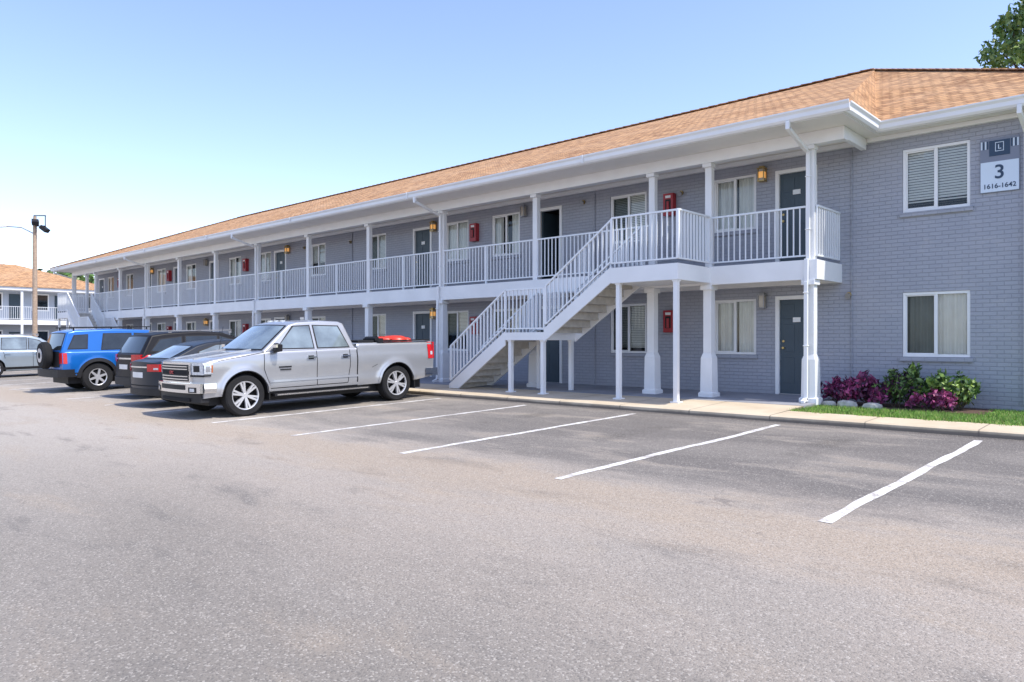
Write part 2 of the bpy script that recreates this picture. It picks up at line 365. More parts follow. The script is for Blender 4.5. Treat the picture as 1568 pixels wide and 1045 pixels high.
# windows
bw=B(); bg=B().m('window_glass'); bb=B(); bs=B().m('painted_brick')
rnd=random.Random(3)
for wi,(x0,x1,kind) in enumerate(wins):
    for fl,(z0,z1) in enumerate(((1.2,2.42),(3.93,5.13))):
        f=.055; bw.m('trim_white')
        ya,yb=WY+.015,WY+.085
        bw.box(x0+.003,x1-.003,ya,yb,z0+.003,z0+f); bw.box(x0+.003,x1-.003,ya,yb,z1-f,z1-.003)
        bw.box(x0+.003,x0+f,ya+.001,yb-.001,z0+f,z1-f); bw.box(x1-f,x1-.003,ya+.001,yb-.001,z0+f,z1-f)
        xm=(x0+x1)/2; bw.box(xm-.03,xm+.03,ya+.01,yb-.002,z0+f,z1-f)
        bw.box(x0+f,x0+f+.025,ya+.02,yb-.01,z0+f+.025,z1-f-.025); bw.box(x0+f,xm-.03,ya+.02,yb-.01,z0+f,z0+f+.025); bw.box(x0+f,xm-.03,ya+.02,yb-.01,z1-f-.025,z1-f)
        bg.m('window_glass'); bg.quad((x0+f,WY+.06,z0+f),(xm-.03,WY+.06,z0+f),(xm-.03,WY+.06,z1-f),(x0+f,WY+.06,z1-f))
        bg.quad((xm+.03,WY+.045,z0+f),(x1-f,WY+.045,z0+f),(x1-f,WY+.045,z1-f),(xm+.03,WY+.045,z1-f))
        if (fl==0 and wi!=1) or wi in (2,5):
            bg.m('insect_screen'); bg.quad((x0+f+.02,WY+.034,z0+f+.02),(xm-.03,WY+.034,z0+f+.02),(xm-.03,WY+.034,z1-f-.02),(x0+f+.02,WY+.034,z1-f-.02))
        bs.box(x0-.05,x1+.05,WY-.045,WY+.01,z0-.085,z0-.003)
        k=kind if rnd.random()<.75 else ('curtain' if kind=='blind' else 'blind')
        if x0>-5: k='blind' if fl else 'curtain'
        if wi==1: k='curtain'
        if k=='blind':
            bb.m('blind'); drop=rnd.choice([0,.1,.45])
            if x0>-5: drop=.16
            z=z1-.07
            st=.050 if x0>-5 else .042
            while z>z0+f+drop:
                bb.quad((x0+.03,WY+.090,z),(x1-.03,WY+.090,z),(x1-.03,WY+.105,z+st-.007),(x0+.03,WY+.105,z+st-.007)); z-=st
            bb.box(x0+.03,x1-.03,WY+.088,WY+.112,z,z+.025)
            if drop>.05 and x0>-5:
                while z>z0+.02: bb.quad((x0+.03,WY+.095,z),(x1-.03,WY+.095,z),(x1-.03,WY+.13,z+.004),(x0+.03,WY+.13,z+.004)); z-=.04
        else:
            bb.m('curtain'); bb.smooth=True
            N=60; part=rnd.choice([0,.2,.4]) if x0<-5 else 0
            if wi==1: part=.12
            for (a0,a1) in ((x0,xm-part*(x1-x0)/2),(xm+part*(x1-x0)/2*.6,x1)):
                vs=[]
                for q in range(N+1):
                    x=a0+(a1-a0)*q/N; y=WY+.13+.02*math.sin(x*55)+.01*math.sin(x*23+1)
                    vs+=[(x,y,z0-.05),(x,y,z1+.03)]
                bb.add(vs,[(2*q,2*q+2,2*q+3,2*q+1) for q in range(N)])
            bb.smooth=False
bw.make('window_frames',bld,bevel=.004); bg.make('window_panes',bld,recalc=False); bb.make('blinds_and_curtains',bld); bs.make('window_sills',bld,bevel=.006)
# doors
bd=B()
for di,(x0,x1) in enumerate(doors):
    for fl,(z0,z1) in enumerate(((Z1,2.42),(Z2,5.08))):
        bd.m('trim_white'); f=.06
        bd.box(x0-.03,x0+f-.01,WY-.02,WY+.10,z0,z1+.03); bd.box(x1-f+.01,x1+.03,WY-.02,WY+.10,z0,z1+.03); bd.box(x0+f-.01,x1-f+.01,WY-.019,WY+.10,z1-.05,z1+.029)
        if di==1 and fl==1:
            bd.m('door_blue'); bd.box(x0+f,x0+f+.04,WY+.1,WY+.8,z0+.02,z1-.05); continue
        bd.m('door_blue'); bd.box(x0+f-.01,x1-f+.01,WY+.045,WY+.09,z0+.02,z1-.05)
        w=(x1-x0-2*f); h=z1-z0
        for px in (0,1):
            a=x0+f+.06+px*(w/2-.015); c=a+w/2-.105
            for (u0,u1) in ((.12,.38),(.44,.72),(.78,.93)):
                bd.box(a,c,WY+.037,WY+.046,z0+h*u0,z0+h*u1)
        bd.m('brass'); kx=x0+f+.07
        bd.cyl((kx,WY+.05,z0+.98),(kx,WY-.01,z0+.98),.026); bd.cyl((kx,WY+.05,z0+1.12),(kx,WY+.02,z0+1.12),.026)
        bd.m('plate_white'); xm=(x0+x1)/2; bd.box(xm-.08,xm+.08,WY+.025,WY+.044,z0+1.52,z0+1.62)
        bd.m('grey_metal'); bd.box(x0+f,x1-f,WY-.03,WY+.05,z0,z0+.02)
bd.make('doors',bld,bevel=.004)
# slab, ceiling, beams
b=B().m('white_paint')
b.box(-47.4,-5.24,14.06,14.14,2.66,3.035)
b.box(-47.4,-5.24,15.28,15.398,2.66,2.76)
b.box(-5.32,-5.238,14.141,15.396,2.663,3.033)
b.m('soffit_white'); b.box(-47.35,-5.321,14.141,15.396,2.80,2.98)
b.m('walk_floor'); b.box(-47.35,-5.321,14.141,15.396,2.982,3.03)
b.make('upper_walkway',bld,bevel=.004)
b=B().m('soffit_white')
b.box(-47.6,-4.45,13.24,15.39,5.44,5.47); b.box(-4.448,-.6,14.95,15.39,5.443,5.473)
b.m('trim_white'); b.box(-47.3,-4.75,14.07,14.27,5.2,5.438)
b.box(-47.3,-4.752,15.30,15.395,5.34,5.436); b.box(-4.745,-1,15.30,15.396,5.36,5.44)
b.box(-4.85,-4.752,14.272,15.299,5.22,5.437)
b.make('soffit_and_beam',bld,bevel=.006)
b=B().m('trim_white')
def gutter(p0,p1,out):
    p0=Vector(p0);p1=Vector(p1);o=Vector(out)
    prof=[(0,-.17),(.05,-.17),(.085,-.13),(.09,-.06),(.125,-.02),(.125,.005),(.11,.005),(.105,-.02),(.07,-.06),(.06,-.12),(.0,-.14)]
    vs=[p0+o*a+Vector((0,0,z)) for a,z in prof]+[p1+o*a+Vector((0,0,z)) for a,z in prof]; n=len(prof)
    b.add(vs,[(i,(i+1)%n,n+(i+1)%n,n+i) for i in range(n)]+[tuple(range(n)),tuple(range(2*n-1,n-1,-1))])
gutter((-47.8,13.22,5.6),(-4.35,13.22,5.6),(0,-1,0)); gutter((-4.47,13.22,5.6),(-4.47,14.82,5.6),(1,0,0)); gutter((-4.45,14.95,5.6),(-.4,14.95,5.6),(0,-1,0))
gutter((-47.72,13.2,5.6),(-47.72,28,5.6),(-1,0,0)); gutter((-.5,14.9,5.6),(-.5,28,5.6),(1,0,0))
b.box(-47.7,-4.47,13.222,13.25,5.42,5.59); b.box(-4.50,-4.472,13.252,14.95,5.42,5.588); b.box(-4.47,-.5,14.952,14.98,5.42,5.59)
for k in range(7):
    X=-10-6.1*k; b.box(X-.012,X+.012,13.085,13.125,5.43,5.61)
b.make('gutters',bld)
# roof
b=B().m('shingles')
A=(-6.18,20.6,8.56);L=(-40.3,20.6,8.56);fl=(-47.8,13.14,5.6);C1=(-4.43,13.14,5.6);C2=(-4.43,14.88,5.6);fr=(-.45,14.88,5.6);br_=(-.45,28.1,5.6);bl=(-47.8,28.1,5.6)
b.quad(fl,C1,A,L); b.add([C1,C2,A],[(0,1,2)]); b.add([C2,fr,A],[(0,1,2)]); b.add([fr,br_,A],[(0,1,2)]); b.quad(br_,bl,L,A); b.add([bl,fl,L],[(0,1,2)])
def caps(p,q,n):
    p=Vector(p);q=Vector(q)
    for i in range(n):
        a=p.lerp(q,i/n);c=p.lerp(q,(i+1.12)/n); b.beam(a+Vector((0,0,.004)),c+Vector((0,0,.022)),.24,.02)
caps(A,L,110); caps(fr,A,32); caps(fl,L,44)
b.make('roof',bld,recalc=False)
b=B().m('soffit_white')
b.cyl((-30,21.5,8.1),(-30,21.5,8.6),.05,n=10); b.cyl((-18,21.6,8.1),(-18,21.6,8.55),.05,n=10)
b.make('vent_pipes',bld)
# columns
cols=[-5.4,-8.88,-12.3,-15.8,-19.3,-22.8,-26.3,-29.8,-33.3,-36.8,-40.3,-43.8,-47.25]
extra=[-7.51,-45.2]
b=B().m('white_paint')
for X in cols+extra:
    b.box(X-.075,X+.075,14.145,14.27,3.03,5.2)
    b.box(X-.10,X+.10,14.075,14.285,5.12,5.198)
    b.box(X-.09,X+.09,14.095,14.27,1.24,2.66)
    b.box(X-.125,X+.125,14.03,14.31,2.56,2.659)
    vs=[];
    for (r,z) in ((.165,.30),(.165,.42),(.135,.44),(.125,1.15),(.092,1.25)):
        vs+=[(X-r,14.18-r,z),(X+r,14.18-r,z),(X+r,14.18+r,z),(X-r,14.18+r,z)]
    b.add(vs,[(4*k+i,4*k+(i+1)%4,4*k+4+(i+1)%4,4*k+4+i) for k in range(4) for i in range(4)])
b.make('columns',bld,bevel=.006)
b=B().m('trim_white')
for X in (-5.4,-15.8,-26.3,-36.8,-47.25):
    w=.07
    b.beam((X-.02,13.16,5.45),(X-.02,13.16,5.30),w,w); b.beam((X-.02,13.16,5.33),(X-.02,14.03,5.08),w,w); b.beam((X-.02,14.10,5.10),(X-.02,14.10,3.03),w,w*.8)
    b.beam((X-.02,14.015,3.05),(X-.02,14.015,2.6),w,w*.8); b.beam((X-.02,14.0,2.62),(X-.02,13.985,.36),w,w*.8); b.beam((X-.02,14.0,.42),(X-.02,13.82,.36),w,w*.8)
    for z in (1.4,2.4,3.6,4.6): b.box(X-.065,X+.025,13.95 if z<3 else 14.055,14.05 if z<3 else 14.14,z,z+.02)
b.beam((-2.2,14.87,5.45),(-2.2,14.87,5.3),.07,.07); b.beam((-2.2,14.87,5.33),(-2.17,15.33,5.1),.07,.07); b.beam((-2.17,15.35,5.12),(-2.17,15.35,.4),.07,.07)
b.make('downspouts',bld,bevel=.008)
# railings
def rail(b,p0,p1,h=1.02,sp=.115,lo=.09,post=False,eps=0):
    p0=Vector(p0);p1=Vector(p1);L_=(p1-p0); hl=math.hypot(L_.x,L_.y); h+=eps
    b.beam(p0+Vector((0,0,h)),p1+Vector((0,0,h)),.05+2*eps,.035); b.beam(p0+Vector((0,0,lo)),p1+Vector((0,0,lo)),.035+2*eps,.03)
    n=max(1,int(hl/sp))
    for i in range(n+1):
        p=p0+L_*(i/n); t=.011+eps
        if post and i in (0,n): t=.022+eps
        b.box(p.x-t,p.x+t,p.y-t,p.y+t,p.z+lo-eps,p.z+h-.003)
b=B().m('rail_white')
allc=sorted(cols+extra)
for i in range(len(allc)-1):
    xa,xb=allc[i]+.08,allc[i+1]-.08
    if (-8.9<xa<-8.7) or (-45.2<xa<-44.9): continue
    mid=(xa+xb)/2
    rail(b,(xa,14.17,3.035),(xb,14.17,3.035))
    if xb-xa>2: b.box(mid-.024,mid+.024,14.146,14.194,3.03,4.052)
rail(b,(-5.29,14.2,3.035),(-5.29,15.38,3.035),eps=.002); rail(b,(-47.3,14.2,3.035),(-47.3,15.38,3.035),eps=.002)
b.make('walkway_railing',bld)
# stairs
def stairs(xf,nm):
    b=B(); b.xf=xf
    ya,yb=12.8,14.05
    b.m('white_paint'); b.box(-9.0,-7.42,ya-.04,14.058,2.70,3.02)
    b.m('walk_floor'); b.box(-8.98,-7.44,ya-.02,14.05,3.021,3.03)
    yb=13.95
    b.m('white_paint'); b.box(-12.05,-10.85,ya-.025,yb+.025,1.52,1.70)
    def flight(xt,zt_,xb_,zb_,n,eps):
        dx=(xb_-xt)/n; dz=(zt_-zb_)/n
        b.m('stair_tread')
        for i in range(1,n+1):
            z=zt_-dz*i; x0=xt+dx*(i-1); x1=xt+dx*i-.025
            if i!=n: b.box(min(x0,x1),max(x0,x1),ya+.03,yb-.03,z-.05,z)
            b.box(x0-.02,x0-.003,ya+.035,yb-.035,z-.02,z+dz-.052)
        b.m('white_paint')
        for y in (ya,yb):
            vs=[]
            for yy in (y-.02,y+.02):
                vs+=[(xt,yy,zt_+.03),(xb_,yy,zb_+.08),(xb_,yy,zb_-.02),(xb_+.34 if zb_<1 else xb_,yy,zb_-.02 if zb_<1 else zb_-.22),(xt,yy,zt_-.30)]
            b.add(vs,[(0,1,2,3,4),(9,8,7,6,5)]+[(i,(i+1)%5,5+(i+1)%5,5+i) for i in range(5)])
        b.m('rail_white')
        for y in (ya,yb): rail(b,(xt,y,zt_+.02),(xb_+.05,y,zb_+.06),.98,.115,.12,True,eps)
    flight(-9.0,3.03,-10.85,1.70,8,.003)
    flight(-12.05,1.70,-14.0,.33,8,.0045)
    b.m('rail_white')
    rail(b,(-9.0,ya,3.03),(-7.44,ya,3.03),1.03,post=True,eps=.0015); rail(b,(-7.44,ya,3.03),(-7.44,14.05,3.03),1.03,post=True,eps=.006)
    rail(b,(-12.05,ya,1.70),(-10.85,ya,1.70),1.0,post=True,eps=.0015); rail(b,(-12.05,yb,1.70),(-10.85,yb,1.70),1.0,post=True,eps=.0015)
    b.m('white_paint')
    for X,Y,zt_ in ((-7.5,12.84,2.70),(-8.85,12.84,2.70),(-11.93,12.86,1.52),(-10.93,12.86,1.52),(-11.93,13.88,1.52),(-10.93,13.88,1.52)):
        b.box(X-.045,X+.045,Y-.045,Y+.045,.29,zt_-.004); b.box(X-.09,X+.09,Y-.09,Y+.09,.28,.32); b.box(X-.06,X+.06,Y-.06,Y+.06,zt_-.03,zt_-.002)
    b.make(nm,bld)
stairs(None,'staircase'); stairs(lambda p:(-52.7-p[0],p[1],p[2]),'staircase_far')
def lantern(x,z,lit):
    b=B().m('brass' if lit else 'grey_metal')
    y=WY
    b.box(x-.06,x+.06,y-.02,y-.001,z-.09,z+.12); b.box(x-.085,x+.085,y-.19,y-.02,z+.13,z+.15); b.box(x-.05,x+.05,y-.15,y-.06,z+.151,z+.19)
    b.box(x-.075,x+.075,y-.18,y-.03,z-.14,z-.12)
    for sx in (-.07,.052):
        for sy in (-.175,-.05): b.box(x+sx,x+sx+.018,y+sy,y+sy+.018,z-.12,z+.13)
    b.m('lantern_glass'); b.box(x-.050,x+.050,y-.155,y-.055,z-.118,z+.128)
    if lit: b.m('amber'); b.box(x-.053,x+.053,y-.158,y-.052,z-.06,z+.07)
    b.make('wall_lantern')
for x,zz,l in ((-6.86,5.05,1),(-6.86,2.34,0),(-13.72,5.08,0),(-13.72,2.34,0),(-17.5,5.05,1),(-17.5,2.34,1),(-26.1,5.05,1),(-33.1,5.05,0),(-39.2,5.05,1),(-33.1,2.34,1),(-26.1,2.34,0)):
    lantern(x,zz,l)
for x in (-9.13,-15.69,-29.45,-37.1,-43.57):
    for z in (4.72,1.98):
        b=B().m('red_box'); y=WY
        b.box(x-.13,x+.13,y-.15,y-.002,z-.28,z+.24); b.m('plate_white'); b.box(x-.07,x+.07,y-.156,y-.149,z+.13,z+.19)
        b.m('black_trim'); b.box(x-.075,x+.075,y-.152,y-.148,z-.18,z+.10)
        b.m('red_box'); b.cyl((x,y-.156,z-.17),(x,y-.156,z+.05),.035,n=10)
        b.make('fire_extinguisher_cabinet',bevel=.01)
for x,z in ((-8.85,4.95),(-11.7,5.1),(-22.0,5.0),(-5.1,2.42),(-25.0,5.05)):
    b=B().m('brass'); b.cyl((x,WY-.001,z),(x,WY-.05,z),.05); b.m('grey_metal'); b.smooth=True; b.cyl((x,WY-.05,z),(x,WY-.11,z-.03),.035,.055); b.make('security_light')
b=B().m('painted_brick')
for x in (-5.05,-11.35,-21.9): b.cyl((x,WY-.02,.4),(x,WY-.02,5.3),.014,n=8)
b.make('conduits',bld)
sg=empty('building_sign')
b=B().m('sign_mid'); b.box(-2.86,-2.27,WY-.03,WY-.002,4.12,5.07)
b.m('sign_dark'); b.box(-2.72,-2.41,WY-.037,WY-.03,4.76,5.03); b.m('sign_white')
b.box(-2.85,-2.28,WY-.038,WY-.031,4.13,4.66)
for (a0,a1,c0,c1_) in ((-2.63,-2.50,4.985,4.995),(-2.63,-2.50,4.835,4.845),(-2.63,-2.62,4.846,4.984),(-2.51,-2.50,4.846,4.984)): b.box(a0,a1,WY-.041,WY-.0372,c0,c1_)
for s in (-1,1):
    for k in range(4):
        x=-2.565+s*(.18+.03*k); b.m('sign_white' if k%2 else 'sign_dark'); b.box(x-.011,x+.011,WY-.034,WY-.03,4.89,5.03)
b.make('panel',sg)
def text(s,x,y,z,size,mat,nm,parent,rot=(R(90),0,0)):
    c=bpy.data.curves.new(nm,'FONT'); c.body=s; c.size=size; c.align_x='CENTER'; c.extrude=.002; c.offset=size*.012
    o=bpy.data.objects.new(nm,c); o.location=(x,y,z); o.rotation_euler=rot; scene.collection.objects.link(o); c.materials.append(MATS[mat]); o.parent=parent
text('3',-2.565,WY-.042,4.36,.34,'sign_dark','numeral',sg); text('1616-1642',-2.565,WY-.042,4.19,.115,'sign_dark','number_range',sg); text('L',-2.565,WY-.041,4.875,.11,'sign_white','logo',sg)

# ------------------------------------------------------------ vehicles
def wheel(b,x,y,r,w,rim,ns,side,twin=False):
    b.smooth=True; s=side
    b.m('tyre'); b.lathe((x,y,r),[(s*-w/2,rim*.95),(s*-w/2,r*.93),(s*-w*.42,r*.985),(s*-w*.3,r),(s*w*.3,r),(s*w*.42,r*.985),(s*w*.5,r*.92),(s*w*.5,rim*1.06),(s*w*.44,rim)],40)
    b.m('rim_alloy'); b.lathe((x,y,r),[(s*w*.44,rim*1.02),(s*w*.49,rim*1.0),(s*w*.46,rim*.93),(s*w*.35,rim*.91)],40)
    b.m('rim_dark'); b.lathe((x,y,r),[(s*w*.35,rim*.915),(s*w*.02,rim*.86),(s*w*.0,.001)],30)
    b.m('rim_alloy'); b.lathe((x,y,r),[(s*w*.1,.065),(s*w*.38,.058),(s*w*.44,.04),(s*w*.44,.001)],20)
    b.smooth=False
    for i in range(ns):
        a=2*math.pi*i/ns+.3
        for da in ((-.13,.13) if twin else (0,)):
            ca,sa=math.cos(a+da),math.sin(a+da); ta,tb=-sa,ca
            w0=.018 if twin else .036; w1=.020 if twin else .026
            r0,r1=.04,rim*.95
            vs=[]
            for (rr,ww,d) in ((r0,w0,.43),(r1,w1,.47)):
                for q,dd in ((-1,0),(1,0),(1,-.17),(-1,-.17)):
                    vs.append((x+ca*rr+ta*q*ww,y+s*w*(d+dd),r+sa*rr+tb*q*ww))
            b.add(vs,[(0,1,5,4),(1,2,6,5),(2,3,7,6),(3,0,4,7),(0,3,2,1),(4,5,6,7)])
def vehicle(name,P,loc,rot):
    e=empty(name,loc,rot)
    xn,xr=P['xn'],P['xr']; wz=P['wr']; wh=[0,-P['wb']]; AR=P['ar']
    xs=list(np.arange(xr,xn+.001,.045)); xs[-1]=xn
    for st in P.get('steps',[]): xs+= [st-.006,st+.006]
    for w_ in wh: xs+=[w_-AR,w_+AR,w_-AR-.002,w_+AR+.002]
    xs=sorted(set(round(float(x),4) for x in xs))
    zt=lambda x: float(np.interp(x,*zip(*P['zt'])))
    if P.get('sm',1):
        zt0=zt; zt=lambda x: sum(zt0(x+d)*k for d,k in ((-.12,.15),(-.06,.2),(0,.3),(.06,.2),(.12,.15)))
    W=lambda x: float(np.interp(x,*zip(*P['w'])))
    prof=lambda z: float(np.interp(z,*zip(*P['prof'])))
    zbf=lambda x: float(np.interp(x,*zip(*P['zb'])))
    rs=P['rs']
    def side(x,z):
        t=zt(x); u=min(1,max(0,(z-(t-rs))/rs))*.985
        y=W(x)*prof(z)-rs*(1-math.sqrt(1-u*u))
        for w_ in wh:
            r=math.hypot(x-w_,z-wz)
            y+=P['flare']*math.exp(-((r-AR)/P.get('fw',.07))**2)
        return y
    def zlow(x):
        z=zbf(x)
        for w_ in wh:
            if abs(x-w_)<AR: z=max(z,wz+math.sqrt(AR*AR-(x-w_)**2))
        return z
    nc,tcv=P['nc'],P['tc']
    def defx(x,y):
        W_=max(.1,W(x)); f=max(0,min(1,(x-(xn-.55))/.55))**2; g=max(0,min(1,((xr+.5)-x)/.5))**2
        q=min(1,(abs(y)/W_))
        return x-f*nc*q**2.4+g*tcv*q**2.4
    NS,NT=18,10
    b=B(); b.smooth=True
    rows=[]
    for x in xs:
        zl=zlow(x);t=zt(x); row=[(0,zl+.02)]
        for i in range(NS):
            q=i/(NS-1); q=1-(1-q)**1.5; z=zl+(t-zl)*q; row.append((side(x,z),z))
        yt=row[-1][0]
        for i in range(1,NT+1):
            y=yt*(1-i/NT)
            zz=t+P['crown']*(1-(y/max(.1,yt))**2)
            if 'bed' in P and P['bed'][0]<x<P['bed'][1] and i>1: zz=t-.5
            row.append((y,zz))
        rows.append(row)
    n=len(rows[0])
    for sgn in (1,-1):
        vs=[(defx(x,y),sgn*y,z) for x,row in zip(xs,rows) for (y,z) in row]
        bodyf=[];under=[]
        for i in range(len(xs)-1):
            for j in range(n-1):
                f=(i*n+j,(i+1)*n+j,(i+1)*n+j+1,i*n+j+1)
                (under if j==0 else bodyf).append(f if sgn>0 else f[::-1])
        b.m(P['paint']); b.add(vs,bodyf); b.m('black_trim'); b.add(vs,under)
        for xi in (0,len(xs)-1):
            x=xs[xi];row=rows[xi]; K=8; cv=[]
            for j in range(1,NS+1):
                for k in range(K+1):
                    y=row[j][0]*k/K; cv.append((defx(x,y),sgn*y,row[j][1]+ (P['crown']*(1-(k/K)**2) if j==NS else 0)))
            b.m(P['paint']); b.add(cv,[(j*(K+1)+k,j*(K+1)+k+1,(j+1)*(K+1)+k+1,(j+1)*(K+1)+k) for j in range(NS-1) for k in range(K)])
    b.make('body',e,angle=40)
    b=B().m('black_trim'); b.box(xr+.25,xn-.3,-W(-1)*.72,W(-1)*.72,.24,min(P['zmin'],1.0))
    for w_ in wh: b.box(w_-AR*.9,w_+AR*.9,-W(-1)*.70,W(-1)*.70,.3,wz+AR*.9)
    b.make('chassis',e)
    cp=P['cab']; wb_,wt_=P['cw']; z0,z1=P['cz']
    yc=lambda z: wb_+(wt_-wb_)*(z-z0)/(z1-z0)
    NC=12
    def cpt(i,s):
        x,z=cp[i]; k=len(cp)
        fr_=1-i/(k-1); dx=P['ccurv']*(1-s*s)*(1 if fr_>.6 else (-.5 if fr_<.35 else 0))
        dz=P.get('rcrown',.03)*(1-s*s) if 0<i<k-1 else 0
        return Vector((x+dx,s*yc(z),z+dz))
    b=B(); b.smooth=True; b.m(P.get('roofpaint',P['paint']))
    k=len(cp); vs=[cpt(i,-1+2*j/NC) for i in range(k) for j in range(NC+1)]
    b.add(vs,[(i*(NC+1)+j,i*(NC+1)+j+1,(i+1)*(NC+1)+j+1,(i+1)*(NC+1)+j) for i in range(k-1) for j in range(NC)])
    b.f.append([i*(NC+1) for i in range(k)]); b.f.append([i*(NC+1)+NC for i in range(k)][::-1]); b.mi+=[b.cur]*2; b.sm+=[True]*2
    b.make('cabin',e,bevel=P.get('cb',.035),angle=28,seg=3)
    b=B()
    def pane(pts,off,mat):
        b.m(mat)
        for s in (1,-1):
            b.add([(x,s*(yc(z)+off),z) for x,z in pts],[tuple(range(len(pts)))])
            n_=len(pts); b.add([(x,s*(yc(z)+off),z) for x,z in pts]+[(x,s*(yc(z)-.01),z) for x,z in pts],[(i,(i+1)%n_,n_+(i+1)%n_,n_+i) for i in range(n_)])
    for pts in P['side_windows']:
        cx=sum(p[0] for p in pts)/len(pts);cz=sum(p[1] for p in pts)/len(pts)
        g=.028
        big=[(x+(g if x>cx else -g),z+(g*.8 if z>cz else -g*.8)) for x,z in pts]
        pane(big,.004,'black_trim'); pane(pts,.008,P['glass'])
    def shield(i0,i1,t0,t1,smax,mat,off):
        G=8; vs=[];
        for a in range(G+1):
            t=t0+(t1-t0)*a/G
            for c in range(G+1):
                s=-smax+2*smax*c/G
                p=cpt(i0,s).lerp(cpt(i1,s),t)
                t1_=(cpt(i1,s)-cpt(i0,s)); sv=cpt(i0,s+.01)-cpt(i0,s-.01)
                nrm=sv.cross(t1_).normalized()
                if nrm.z<0: nrm=-nrm
                vs.append(p+nrm*off)
        b.m(mat); b.smooth=True; b.add(vs,[(a*(G+1)+c,a*(G+1)+c+1,(a+1)*(G+1)+c+1,(a+1)*(G+1)+c) for a in range(G) for c in range(G)]); b.smooth=False
    k=len(cp)
    shield(0,1,.03,.97,.95,'black_trim',.004); shield(0,1,.08,.93,.90,P['glass'],.008)
    shield(k-1,k-2,.10,.95,.90,'black_trim',.004); shield(k-1,k-2,.16,.90,.84,P['glass'],.008)
    b.make('windows',e)
    b=B();
    for w_ in wh:
        for s in (1,-1):
            wheel(b,w_,s*(W(w_)-.13),P['wr_'],P.get('ww',.24),P['rim'],P['ns'],s,P.get('twin',False))
    b.make('wheels',e,recalc=True)
    b=B()
    def seam(pts,wd=.007,mat='black_trim',off=.003):
        b.m(mat)
        for s in (1,-1):
            dense=[]
            for (xa,za),(xb_,zb_) in zip(pts[:-1],pts[1:]):
                L_=max(1,int(math.hypot(xb_-xa,zb_-za)/.05))
                dense+=[(xa+(xb_-xa)*q/L_,za+(zb_-za)*q/L_) for q in range(L_)]
            dense.append(pts[-1]); vs=[]
            for i,(x,z) in enumerate(dense):
                x2,z2=dense[min(i+1,len(dense)-1)];x1,z1_=dense[max(i-1,0)]
                d=math.hypot(x2-x1,z2-z1_) or 1; nx,nz=-(z2-z1_)/d*wd,(x2-x1)/d*wd
                for sg_ in (-1,1):
                    xx,zz=x+sg_*nx,z+sg_*nz; vs.append((defx(xx,side(xx,zz)),s*(side(xx,zz)+off),zz))
            b.add(vs,[(2*i,2*i+1,2*i+3,2*i+2) for i in range(len(dense)-1)])
    def patch(x0,x1,z0,z1,mat,off=.008,nx=4,nz=4):
        b.m(mat)
        for s in (1,-1):
            vs=[]
            for i in range(nx+1):
                for j in range(nz+1):
                    x=x0+(x1-x0)*i/nx; z=z0+(z1-z0)*j/nz; y=side(x,z)
                    vs.append((defx(x,y),s*(y+off),z))
            b.smooth=True; b.add(vs,[(i*(nz+1)+j,(i+1)*(nz+1)+j,(i+1)*(nz+1)+j+1,i*(nz+1)+j+1) for i in range(nx) for j in range(nz)]); b.smooth=False
    def endpatch(end,y0,y1,z0,z1,mat,off=.01,both=True,thick=.03):
        x=xn if end>0 else xr; b.m(mat); N=8
        for s in ((1,-1) if both else (1,)):
            vs=[]
            for i in range(N+1):
                y=y0+(y1-y0)*i/N
                xx=defx(x,y)+end*off
                for (dx,z) in ((0,z0),(0,z1),(-end*(thick+off),z1),(-end*(thick+off),z0)): vs.append((xx+dx,s*y,z))
            fs=[(4*i+a,4*(i+1)+a,4*(i+1)+(a+1)%4,4*i+(a+1)%4) for i in range(N) for a in range(4)]+[(0,1,2,3),(4*N+3,4*N+2,4*N+1,4*N)]
            b.add(vs,fs)
    H=dict(b=b,seam=seam,patch=patch,endpatch=endpatch,side=side,defx=defx,yc=yc,zt=zt,W=W,e=e)
    P['detail'](H)
    b.make('trim_details',e,recalc=True)
    return e
def mirror_part(b,x,y,z,mat):
    for s in (1,-1):
        b.m('black_trim'); b.box(x-.03,x+.03,min(s*(y-.12),s*(y+.02)),max(s*(y-.12),s*(y+.02)),z-.09,z-.05)
        b.m(mat);
        vs=[];
        for (dx,sc) in ((-.05,.85),(-.03,1),(.04,.95),(.08,.6)):
            for (yy,zz) in ((0,-.09),(.2,-.07),(.21,.07),(.02,.1)):
                vs.append((x+dx,s*(y+.1+(yy-.1)*sc),z+zz*sc))
        b.smooth=True
        b.add(vs,[(4*k+i,4*k+(i+1)%4,4*k+4+(i+1)%4,4*k+4+i) for k in range(3) for i in range(4)]+[(3,2,1,0),(12,13,14,15)]); b.smooth=False
